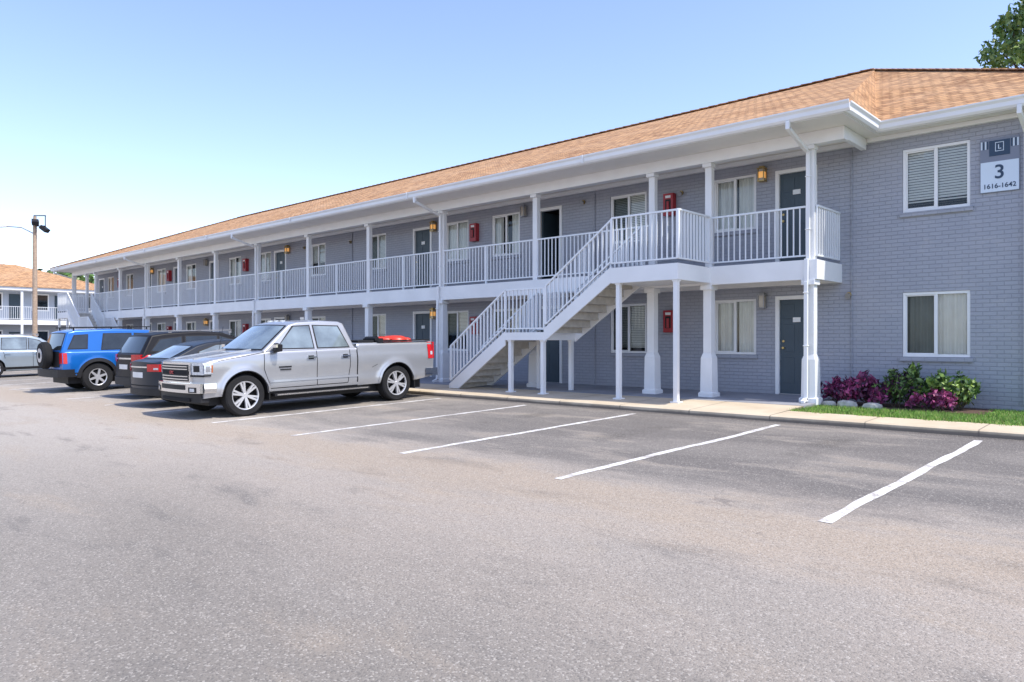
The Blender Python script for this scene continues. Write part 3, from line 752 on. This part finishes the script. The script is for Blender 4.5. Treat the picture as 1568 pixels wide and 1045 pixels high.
def truck_detail(H):
    b,seam,patch,ep=H['b'],H['seam'],H['patch'],H['endpatch']; PT='paint_silver_truck'
    seam([(-.42,1.24),(-.40,.9),(-.50,.62),(-.52,.50)]); seam([(-1.60,1.26),(-1.60,.50)]); seam([(-2.42,1.26),(-2.42,.85),(-2.36,.50)]); seam([(-.52,.50),(-2.36,.50)])
    seam([(-2.61,1.33),(-2.61,.5)],.014); seam([(.55,1.09),(-.42,1.22)],.006)
    seam([(-.52,.64),(-2.62,.64)],.022,PT,.014); seam([(-.5,.42),(-2.62,.42)],.02,'black_trim',.004)
    seam([(-3.0,.80),(-3.15,.86)],.004)
    for x in (-1.46,-2.30):
        b.m('chrome')
        for s in (1,-1):
            y=H['side'](x,1.08); b.box(x-.11,x+.10,min(s*(y+.012),s*(y+.04)),max(s*(y+.012),s*(y+.04)),1.07,1.10)
            b.m('black_trim'); b.box(x-.06,x+.06,min(s*(y-.01),s*(y+.004)),max(s*(y-.01),s*(y+.004)),1.04,1.12); b.m('chrome')
    b.m('black_trim');
    for s in (1,-1):
        y=H['side'](-.75,.9); b.box(-1.0,-.72,min(s*y,s*(y+.008)),max(s*y,s*(y+.008)),.90,.93)
        b.box(-.99,-.75,min(s*y,s*(y+.008)),max(s*y,s*(y+.008)),.85,.875)
    for w_ in (0,-3.68):
        pts=[(w_+.505*math.cos(a),.405+.505*math.sin(a)) for a in np.linspace(.12,math.pi-.12,24)]
        seam([(x,z) for x,z in pts],.026,PT,.018)
        pts=[(w_+.475*math.cos(a),.405+.475*math.sin(a)) for a in np.linspace(.05,math.pi-.05,24)]
        seam([(x,z) for x,z in pts],.008,'black_trim',.02)
    for s in (1,-1):
        b.m('black_trim'); b.box(-2.9,-.6,min(s*.86,s*1.02),max(s*.86,s*1.02),.34,.39)
        b.m('chrome'); b.box(-2.85,-.65,min(s*1.02,s*1.026),max(s*1.02,s*1.026),.355,.38)
        b.m('tyre'); b.box(-4.22,-4.20,min(s*.75,s*.97),max(s*.75,s*.97),.25,.6); b.box(-.52,-.50,min(s*.75,s*.97),max(s*.75,s*.97),.28,.6)
    # front
    ep(1,0,.60,.68,1.065,'chrome',.045); ep(1,0,.555,.715,1.03,'black_trim',.055)
    for z in (.745,.80,.935,.985): ep(1,0,.55,z,z+.018,'chrome',.07)
    ep(1,0,.55,.842,.91,'rim_dark',.07)
    ep(1,.62,.93,.84,1.06,'head_lens',.02); patch(.92,.68,.86,1.06,'head_lens',.010)
    ep(1,.68,.84,.895,1.01,'black_trim',.026); ep(1,.60,.93,.80,.838,'black_trim',.018); patch(.92,.72,.81,.838,'black_trim',.014)
    patch(.72,.68,.88,1.02,'amber_lens',.013); patch(.88,.76,.90,1.0,'grey_metal',.013)
    ep(1,0,.93,.50,.68,'chrome',.09,thick=.14); patch(.92,.60,.50,.68,'chrome',.028)
    ep(1,0,.52,.56,.65,'black_trim',.096); ep(1,.62,.84,.51,.61,'black_trim',.096); ep(1,.67,.79,.53,.59,'head_lens',.102)
    ep(1,0,.88,.32,.498,'black_trim',.04,thick=.12); ep(1,0,.6,.34,.40,'rim_dark',.07,thick=.12)
    for s in (1,-1):
        b.m(PT); b.beam((.75,s*.42,1.125),(-.35,s*.55,1.275),.05,.03)
    mirror_part(b,-.66,.96,1.30,'black_trim')
    for s in (1,-1):
        b.m('chrome'); b.box(-.63,-.575,min(s*1.0,s*1.15),max(s*1.0,s*1.15),1.31,1.37)
    b.m('black_trim'); b.cyl((-.35,-.80,1.26),(-.45,-.80,1.75),.005); b.cyl((-.50,.1,1.33),(-.62,.6,1.36),.01); b.cyl((-.46,-.5,1.33),(-.60,.0,1.38),.01)
    b.m(PT); b.box(-1.9,-1.82,-.012,.012,1.88,1.93)
    b.m('head_lens')
    for yy in (-.25,0,.25): b.box(-1.28,-1.2,yy-.04,yy+.04,1.835,1.865)
    # rear
    ep(-1,.80,.975,.93,1.32,'tail_red',.012); patch(-4.79,-4.64,.93,1.32,'tail_red',.010)
    patch(-4.79,-4.72,1.02,1.10,'head_lens',.013)
    ep(-1,0,.97,.52,.70,'chrome',.12,thick=.2); patch(-4.79,-4.55,.52,.70,'chrome',.018); ep(-1,0,.5,.70,.72,'black_trim',.10)
    b.m('black_trim'); b.box(-3.15,-2.72,-.85,.85,1.0,1.40); b.beam((-3.2,.90,1.372),(-4.7,.90,1.372),.10,.03); b.beam((-3.2,-.90,1.372),(-4.7,-.90,1.372),.10,.03)
    b.cyl((-3.35,.3,1.42),(-3.35,.7,1.42),.06); b.box(-3.6,-3.4,.1,.6,1.1,1.43)
    b.m('red_plastic'); b.smooth=True
    for (x,y,z,rx,ry,rz) in ((-3.75,.35,1.40,.22,.3,.07),(-4.15,.3,1.37,.30,.36,.12),(-4.4,.4,1.33,.16,.2,.11)):
        N=12;M_=8; vs=[(x+rx*math.cos(2*math.pi*i/N)*math.sin(math.pi*j/M_)**.6,y+ry*math.sin(2*math.pi*i/N)*math.sin(math.pi*j/M_)**.6,z+rz*math.cos(math.pi*j/M_)) for j in range(M_+1) for i in range(N)]
        b.add(vs,[(j*N+i,j*N+(i+1)%N,(j+1)*N+(i+1)%N,(j+1)*N+i) for j in range(M_) for i in range(N)])
    b.smooth=False
    text('GMC',.99,0,.85,.085,'red_box','badge',H['e'],(R(90),0,R(90)))
TR=dict(xn=.90,xr=-4.84,wb=3.68,wr=.405,wr_=.405,ar=.475,zt=[(-4.84,1.335),(-2.62,1.345),(-2.60,1.26),(-.5,1.25),(0,1.21),(.6,1.13),(.82,1.09),(.90,1.065)],
 sm=0,w=[(-4.84,.97),(-4.5,.985),(-2,.985),(.3,.985),(.7,.97),(.90,.955)],prof=[(.3,.90),(.42,.955),(.55,.985),(.68,.975),(.8,.985),(.95,1.0),(1.08,.995),(1.14,.98),(1.4,.955)],
 zb=[(-4.84,.52),(-4.3,.45),(-2.6,.42),(.5,.42),(.90,.40)],rs=.07,flare=.04,fw=.08,nc=.13,tc=.03,crown=.025,paint='paint_silver_truck',steps=[-2.61,-2.60,-3.2,-4.76],bed=(-4.78,-2.68),zmin=.9,
 cab=[(-.40,1.24),(-1.10,1.76),(-1.30,1.815),(-1.85,1.84),(-2.30,1.82),(-2.42,1.78),(-2.58,1.24)],cw=(.935,.70),cz=(1.24,1.85),ccurv=.10,cb=.03,
 side_windows=[[(-.72,1.29),(-1.19,1.72),(-1.55,1.735),(-1.55,1.28)],[(-1.66,1.28),(-1.66,1.735),(-2.25,1.715),(-2.42,1.28)]],glass='truck_glass',
 rim=.275,ns=6,twin=True,ww=.27,detail=truck_detail)
vehicle('pickup_truck',TR,(-14.47,7.03,gz(7.03)),(0,.0245,R(-90)))

def sedan_detail(H):
    b,seam,patch,ep=H['b'],H['seam'],H['patch'],H['endpatch']
    seam([(-.45,.9),(-.5,.35)]); seam([(-1.45,.93),(-1.45,.3)]); seam([(-2.3,.95),(-2.35,.7)])
    ep(-1,.46,.82,.80,.96,'tail_red',.012); patch(-3.76,-3.45,.80,.95,'tail_red',.008); ep(-1,0,.45,.88,.91,'chrome',.012)
    ep(-1,0,.27,.66,.78,'plate_white',.01); ep(-1,0,.82,.28,.42,'black_trim',.02); ep(-1,.0,.85,.48,.50,'rim_dark',.012)
    ep(-1,.66,.78,.84,.88,'head_lens',.015)
    ep(1,.45,.8,.62,.74,'head_lens',.01); ep(1,0,.4,.45,.68,'black_trim',.01)
    for x in (-1.3,-2.2):
        b.m('chrome')
        for s in (1,-1):
            y=H['side'](x,.83); b.box(x-.1,x+.08,min(s*(y+.01),s*(y+.035)),max(s*(y+.01),s*(y+.035)),.82,.845)
    mirror_part(b,-.75,.88,.98,'paint_charcoal')
SED=dict(xn=.92,xr=-3.80,wb=2.75,wr=.33,wr_=.33,ar=.38,zt=[(-3.8,.98),(-3.5,1.04),(-2.9,1.03),(-2,.97),(-.5,.94),(.3,.85),(.8,.70),(.92,.62)],
 w=[(-3.8,.80),(-3.5,.87),(-2.6,.905),(0,.90),(.6,.85),(.92,.72)],prof=[(.2,.90),(.35,.97),(.55,.985),(.72,1.0),(.84,.99),(1.1,.955)],
 zb=[(-3.8,.30),(-3.3,.24),(.5,.2),(.92,.22)],rs=.09,flare=.02,nc=.2,tc=.16,crown=.03,paint='paint_charcoal',zmin=.7,
 cab=[(-.35,.90),(-1.15,1.33),(-1.5,1.425),(-2.0,1.445),(-2.5,1.40),(-2.75,1.34),(-3.45,1.02)],cw=(.82,.60),cz=(.92,1.44),ccurv=.10,
 side_windows=[[(-.85,.97),(-1.28,1.28),(-1.65,1.35),(-1.68,.99)],[(-1.75,.99),(-1.73,1.355),(-2.3,1.34),(-2.72,1.2),(-2.75,1.03)]],glass='truck_glass',rim=.23,ns=10,ww=.21,detail=sedan_detail)
vehicle('sedan_car',SED,(-17.25,10.25,gz(10.25)),(0,-.0245,R(90)))

def suv_detail(paint,zt_,roofz,xr):
    def d(H):
        b,seam,patch,ep=H['b'],H['seam'],H['patch'],H['endpatch']
        seam([(-.45,1.0),(-.5,.4)]); seam([(-1.5,1.04),(-1.5,.35)]); seam([(-2.5,1.05),(-2.45,.75)])
        ep(-1,.48,.84,zt_-.12,zt_+.06,'tail_red',.014); patch(xr+.03,xr+.34,zt_-.12,zt_+.05,'tail_red',.008); ep(-1,0,.47,zt_-.06,zt_-.02,'chrome',.014)
        ep(-1,0,.26,.74,.86,'plate_white',.012); ep(-1,0,.86,.34,.54,'black_trim',.03); seam([(.5,.36),(xr+.1,.36)],.05)
        ep(1,.45,.82,.75,.9,'head_lens',.01); ep(1,0,.42,.55,.85,'black_trim',.01)
        for x in (-1.35,-2.35):
            b.m(paint)
            for s in (1,-1):
                y=H['side'](x,.92); b.box(x-.1,x+.08,min(s*(y+.01),s*(y+.035)),max(s*(y+.01),s*(y+.035)),.91,.935)
        for s in (1,-1):
            b.m('grey_metal'); b.beam((-1.2,s*.60,roofz+.05),(-2.9,s*.60,roofz+.05),.03,.03)
            for x in (-1.25,-2.1,-2.85): b.box(x-.04,x+.04,s*.60-.015,s*.60+.015,roofz-.03,roofz+.048)
        mirror_part(b,-.78,.92,1.12,paint)
    return d
SUV=dict(xn=.92,xr=-3.78,wb=2.85,wr=.36,wr_=.36,ar=.42,zt=[(-3.78,1.08),(-3.6,1.12),(-2,1.06),(-.5,1.03),(.3,.96),(.8,.84),(.92,.76)],
 w=[(-3.78,.84),(-3.5,.91),(-2.6,.93),(0,.93),(.6,.88),(.92,.78)],prof=[(.2,.92),(.4,.98),(.6,.985),(.8,1.0),(.95,.99),(1.2,.96)],
 zb=[(-3.78,.34),(-3.3,.28),(.5,.24),(.92,.28)],rs=.08,flare=.03,nc=.2,tc=.12,crown=.03,paint='paint_black',zmin=.8,
 cab=[(-.40,1.0),(-1.15,1.50),(-1.5,1.62),(-2.2,1.67),(-3.0,1.63),(-3.35,1.58),(-3.66,1.06)],cw=(.87,.68),cz=(1.02,1.67),ccurv=.10,
 side_windows=[[(-.85,1.08),(-1.25,1.42),(-1.6,1.53),(-1.62,1.10)],[(-1.7,1.10),(-1.68,1.54),(-2.5,1.54),(-2.55,1.12)],[(-2.65,1.13),(-2.62,1.53),(-3.15,1.47),(-3.40,1.2)]],glass='car_glass',rim=.25,ns=5,ww=.23,
 detail=suv_detail('paint_black',1.05,1.64,-3.78))
vehicle('black_suv',SUV,(-19.95,10.9,gz(10.9)),(0,-.0245,R(90)))
SUV2=dict(SUV); SUV2.update(paint='paint_silverblue',glass='truck_glass',detail=suv_detail('paint_silverblue',1.05,1.64,-3.78))
vehicle('silver_suv',SUV2,(-35.1,10.3,gz(10.3)),(0,-.0245,R(90)))
def fj_detail(H):
    b,seam,patch,ep=H['b'],H['seam'],H['patch'],H['endpatch']
    seam([(-.5,1.1),(-.55,.5)]); seam([(-1.6,1.14),(-1.6,.5)]); seam([(.6,.50),(-3.5,.50)],.06)
    for w_ in (0,-2.69):
        pts=[(w_+.50*math.cos(a),.41+.50*math.sin(a)) for a in np.linspace(.0,math.pi,24)]
        seam(pts,.05,'black_trim',.03)
    ep(-1,0,.92,.44,.66,'black_trim',.14,thick=.2); patch(-3.62,-3.3,.44,.66,'black_trim',.03)
    ep(-1,.74,.88,.82,1.12,'tail_red',.015); patch(-3.62,-3.50,.82,1.12,'tail_red',.01)
    ep(-1,0,.72,.72,1.16,'black_trim',.006)
    b.smooth=True
    c=(-3.80,-.12,1.06)
    N=36; prof=[(.12,.0),(.12,.30),(.11,.34),(.06,.385),(-.06,.385),(-.12,.34),(-.125,.20),(-.13,.0)]
    vs=[(c[0]+a,c[1]+r*math.cos(2*math.pi*i/N),c[2]+r*math.sin(2*math.pi*i/N)) for i in range(N) for a,r in prof]; k=len(prof)
    b.m('tyre'); b.add(vs,[(i*k+j,i*k+j+1,((i+1)%N)*k+j+1,((i+1)%N)*k+j) for i in range(N) for j in range(k-1)])
    b.smooth=False
    b.m('rim_alloy'); b.cyl((c[0]-.125,c[1],c[2]),(c[0]-.14,c[1],c[2]),.2,n=24); b.m('rim_dark'); b.cyl((c[0]-.14,c[1],c[2]),(c[0]-.15,c[1],c[2]),.09,n=16)
    for s in (1,-1):
        b.m('black_trim'); b.beam((-1.1,s*.62,1.84),(-3.3,s*.62,1.84),.03,.03)
        for x in (-1.2,-2.2,-3.2): b.box(x-.02,x+.02,s*.62-.013,s*.62+.013,1.76,1.838)
    ep(1,.3,.8,.8,1.0,'head_lens',.01)
    b.m('black_trim');
    for s in (1,-1):
        y=H['side'](-1.45,1.0); b.box(-1.5,-1.3,min(s*y,s*(y+.03)),max(s*y,s*(y+.03)),.99,1.03)
    mirror_part(b,-.85,.95,1.22,'black_trim')
FJ=dict(xn=.85,xr=-3.64,wb=2.69,wr=.41,wr_=.41,ar=.48,zt=[(-3.64,1.18),(-2,1.16),(-.5,1.14),(.3,1.10),(.75,1.03),(.85,.97)],
 w=[(-3.64,.90),(-3.4,.94),(0,.94),(.85,.86)],prof=[(.3,.93),(.5,.97),(.8,1.0),(1.0,.99),(1.2,.965)],
 zb=[(-3.64,.50),(-3.3,.44),(.5,.42),(.85,.45)],rs=.07,flare=.03,nc=.1,tc=.06,crown=.02,paint='paint_blue',zmin=.9,
 cab=[(-.60,1.13),(-.98,1.62),(-1.15,1.73),(-2.2,1.78),(-3.2,1.75),(-3.40,1.70),(-3.60,1.14)],cw=(.885,.74),cz=(1.13,1.78),ccurv=.06,
 side_windows=[[(-.85,1.19),(-1.12,1.62),(-1.6,1.64),(-1.6,1.20)],[(-1.72,1.20),(-1.72,1.64),(-2.45,1.64),(-2.55,1.20)],[(-2.95,1.24),(-2.9,1.62),(-3.22,1.60),(-3.42,1.24)]],glass='car_glass',rim=.24,ns=6,ww=.27,
 roofpaint='paint_blue',detail=fj_detail)
vehicle('blue_suv',FJ,(-24.2,10.3,gz(10.3)),(0,-.0245,R(90)))

# ------------------------------------------------------------ vegetation
def leafcloud(b,c,rad,n,size,mats,shell=.5):
    for i in range(n):
        while True:
            p=Vector((random.uniform(-1,1),random.uniform(-1,1),random.uniform(-1,1)))
            l=p.length
            if l<=1 and l>shell*random.random(): break
        q=Vector((c[0]+p.x*rad[0],c[1]+p.y*rad[1],c[2]+p.z*rad[2]))
        s=size*random.uniform(.6,1.3)
        a=Vector((random.uniform(-1,1),random.uniform(-1,1),random.uniform(-.6,.9))).normalized(); t=a.orthogonal().normalized()
        t=(Matrix.Rotation(random.uniform(0,6.28),3,a)@t)
        u=a.cross(t)
        b.m(random.choice(mats))
        b.quad(q-t*s*.15,q+u*s*.28+t*s*.35,q+t*s,q-u*s*.28+t*s*.35)
def shrub(name,x,y,rx,ry,h,mats,n,leaf):
    b=B(); b.m('bark')
    tips=[]
    for i in range(16):
        a=random.uniform(0,6.28); q=random.uniform(.3,1)
        tp=(x+rx*1.05*q*math.cos(a),y+ry*1.05*q*math.sin(a),.3+h*random.uniform(.55,1.15)*(1.1-.45*q)); tips.append(tp)
        b.cyl((x+.1*math.cos(a),y+.1*math.sin(a),.28),tp,.007,.002,5)
    for tp in tips:
        leafcloud(b,tp,(rx*.20,ry*.20,h*.20),n//32,leaf,mats)
        m_=((tp[0]+x)/2,(tp[1]+y)/2,(tp[2]+.35)/2+.05)
        leafcloud(b,m_,(rx*.38,ry*.38,h*.26),n//32,leaf,mats+['leaf_dark'] if 'leaf_mid' in mats else mats+['leaf_plum'])
    b.make(name,recalc=False)
pm=['leaf_purple','leaf_pink','leaf_plum','leaf_purple']
shrub('purple_shrub',-5.0,14.65,.42,.38,.42,pm+['leaf_pink'],1100,.085)
shrub('purple_shrub',-4.45,14.75,.46,.38,.52,pm,1200,.095)
shrub('flowering_shrub',-4.0,14.7,.38,.38,.55,['leaf_mid','leaf_dark','leaf_plum','leaf_light'],1000,.085)
shrub('green_shrub',-3.65,14.95,.46,.38,.68,['leaf_mid','leaf_light','leaf_dark','leaf_lime'],1200,.10)
shrub('green_shrub',-3.15,14.85,.36,.32,.55,['leaf_mid','leaf_lime','leaf_light','leaf_dark'],900,.095)
shrub('purple_shrub',-3.35,14.45,.42,.28,.30,['leaf_pink','leaf_pink','leaf_purple'],900,.075)
for i,(x,y,s) in enumerate(((-4.75,14.22,.14),(-4.3,14.18,.12),(-5.1,14.28,.10))):
    b=B().m('rock')
    bm=bmesh.new(); bmesh.ops.create_icosphere(bm,subdivisions=2,radius=1)
    vs=[(x+v.co.x*s*1.3*(1+random.uniform(-.18,.18)),y+v.co.y*s*.7,.31+max(-.5,min(.7,v.co.z))*s*.95*(1+random.uniform(-.1,.1))) for v in bm.verts]
    b.add(vs,[[v.index for v in f.verts] for f in bm.faces]); bm.free(); b.make('garden_rock')
def tree(name,x,y,h,cr,trunk,n,leaf,zc):
    b=B(); b.m('bark'); b.smooth=True
    b.cyl((x,y,.1),(x+.1,y,h*.45),trunk,trunk*.6,10); b.cyl((x+.1,y,h*.45),(x,y+.1,h*.85),trunk*.6,trunk*.15,8)
    cl=[]; NC=60
    for i in range(NC):
        a=i*2.399+random.uniform(-.3,.3); u=-1+2*(i+.5)/NC; rr=cr*math.sqrt(max(0,1-u*u*.9))*random.uniform(.6,1.0)
        p=(x+rr*math.cos(a),y+rr*math.sin(a),zc+u*cr*1.0); cl.append(p)
        b.cyl((x+.05,y,random.uniform(h*.35,h*.75)),p,trunk*.2,.03,6)
    b.smooth=False
    for p in cl:
        s=random.uniform(.15,.28)*cr; sh=random.choice([['leaf_mid','leaf_light','leaf_light'],['leaf_mid','leaf_dark'],['leaf_light','leaf_lime','leaf_mid']])
        leafcloud(b,p,(s,s,s*.75),n//NC,leaf,sh,.6)
    b.make(name,recalc=False)
tree('oak_tree',-3.05,36.6,18,3.9,.35,21000,.22,13.7)
b=B()
for i in range(26):
    t=i/25; px=-.72+.16*t
    d=105
    X=d*(.734*px-.679); Y=d*(.679*px+.734)
    leafcloud(b,(X+random.uniform(-2,2),Y+random.uniform(-3,3),6.2+random.uniform(-1,2.6)),(4,4,3.6),260,.9,['leaf_mid','leaf_light','leaf_dark'],.5)
b.make('distant_trees',recalc=False)

# ------------------------------------------------------------ far building
fb=empty('neighbour_apartment_building')
x0=-67; y0,y1=-12,23; b=B().m('far_wall'); b.box(-80,x0,y0,y1,0,5.6)
b.make('walls',fb)
b=B().m('white_paint'); b.box(x0,x0+1.5,y0,y1,2.75,3.1); b.box(x0,x0+1.6,y0,y1,5.35,5.6)
for i in range(12):
    y=y0+.2+i*3.1; b.box(x0+1.35,x0+1.5,y-.08,y+.08,.1,2.75); b.box(x0+1.35,x0+1.5,y-.08,y+.08,3.1,5.35)
b.m('rail_white'); rail(b,(x0+1.42,y0,3.1),(x0+1.42,y1,3.1),1.0,.14)
b.make('walkway',fb)
b=B()
for i in range(11):
    y=y0+1.3+i*3.1
    for z in (1.1,3.95):
        b.m('trim_white'); b.box(x0,x0+.05,y-.1,y+1.1,z-.1,z+1.25); b.m('car_glass'); b.box(x0+.05,x0+.06,y,y+1.0,z,z+1.15)
    for z in (.2,3.12):
        b.m('door_blue'); b.box(x0,x0+.04,y+1.5,y+2.35,z,z+2.0)
b.make('openings',fb)
b=B().m('shingles');
e0=(x0+1.7,y0-.5,5.6);e1=(x0+1.7,y1+.5,5.6);e2=(-81,y1+.5,5.6);e3=(-81,y0-.5,5.6);r0=(-73,y0+5.5,7.9);r1=(-73,y1-5.5,7.9)
b.quad(e0,e1,r1,r0); b.quad(e2,e3,r0,r1); b.add([e1,e2,r1],[(0,1,2)]); b.add([e3,e0,r0],[(0,1,2)])
b.make('roof',fb,recalc=False)
# light pole
b=B().m('wood_pole'); b.smooth=True; px,py=-57.6,14.9
b.cyl((px,py,.1),(px,py,9.6),.17,.12,12)
b.smooth=False; b.m('grey_metal')
dx,dy=-.734,-.679
b.cyl((px,py,8.7),(px+dx*.9,py+dy*.9,9.15),.035); b.cyl((px+dx*.9,py+dy*.9,9.15),(px+dx*2.1,py+dy*2.1,9.25),.035)
b.m('white_paint'); b.beam((px+dx*1.9,py+dy*1.9,9.25),(px+dx*2.6,py+dy*2.6,9.2),.22,.12)
b.m('black_trim')
for s in (-.05,.70):
    cx,cy=px-dx*s,py-dy*s
    b.beam((cx,cy,9.95),(cx,cy,8.95),.05,.05)
b.beam((px+dx*.08,py+dy*.08,9.95),(px-dx*.73,py-dy*.73,9.95),.06,.06); b.beam((px,py,9.25),(px-dx*.73,py-dy*.73,9.25),.06,.06)
b.beam((px,py,9.60),(px-dx*.30+.3,py-dy*.3-.3,9.35),.40,.28); b.beam((px-dx*.45,py-dy*.45,9.2),(px-dx*.85,py-dy*.85,8.9),.42,.26)
b.m('wood_pole'); b.cyl((px,py,9.6),(px,py,9.9),.10)
b.make('street_lamp')

# ------------------------------------------------------------ light, sky, camera
sd=Vector((.52,.115,.85)).normalized()
el=math.asin(sd.z); az=math.atan2(sd.x,sd.y)
w=bpy.data.worlds.new('World'); scene.world=w; w.use_nodes=True; nt=w.node_tree
bgn=nt.nodes['Background']; sky=nt.nodes.new('ShaderNodeTexSky'); sky.sky_type='NISHITA'; sky.sun_disc=False
sky.sun_elevation=el; sky.sun_rotation=az; sky.air_density=1.0; sky.dust_density=.6; sky.ozone_density=1.6; sky.altitude=0
vm=nt.nodes.new('ShaderNodeVectorMath'); vm.operation='MULTIPLY'; vm.inputs[1].default_value=(2.02,1.88,2.05)
nt.links.new(sky.outputs[0],vm.inputs[0]); nt.links.new(vm.outputs[0],bgn.inputs[0]); bgn.inputs[1].default_value=.15
sl=bpy.data.lights.new('sun','SUN'); sl.energy=5; sl.angle=R(.5); sl.color=(1,.95,.86)
so=bpy.data.objects.new('sun',sl); so.rotation_euler=sd.to_track_quat('Z','Y').to_euler(); scene.collection.objects.link(so)
cam=bpy.data.cameras.new('camera'); cam.lens=26.1; cam.sensor_width=36; cam.clip_end=3000; cam.clip_start=.1
co=bpy.data.objects.new('camera',cam); co.location=(0,0,1.5); co.rotation_euler=(R(90),0,R(42.77)); scene.collection.objects.link(co); scene.camera=co
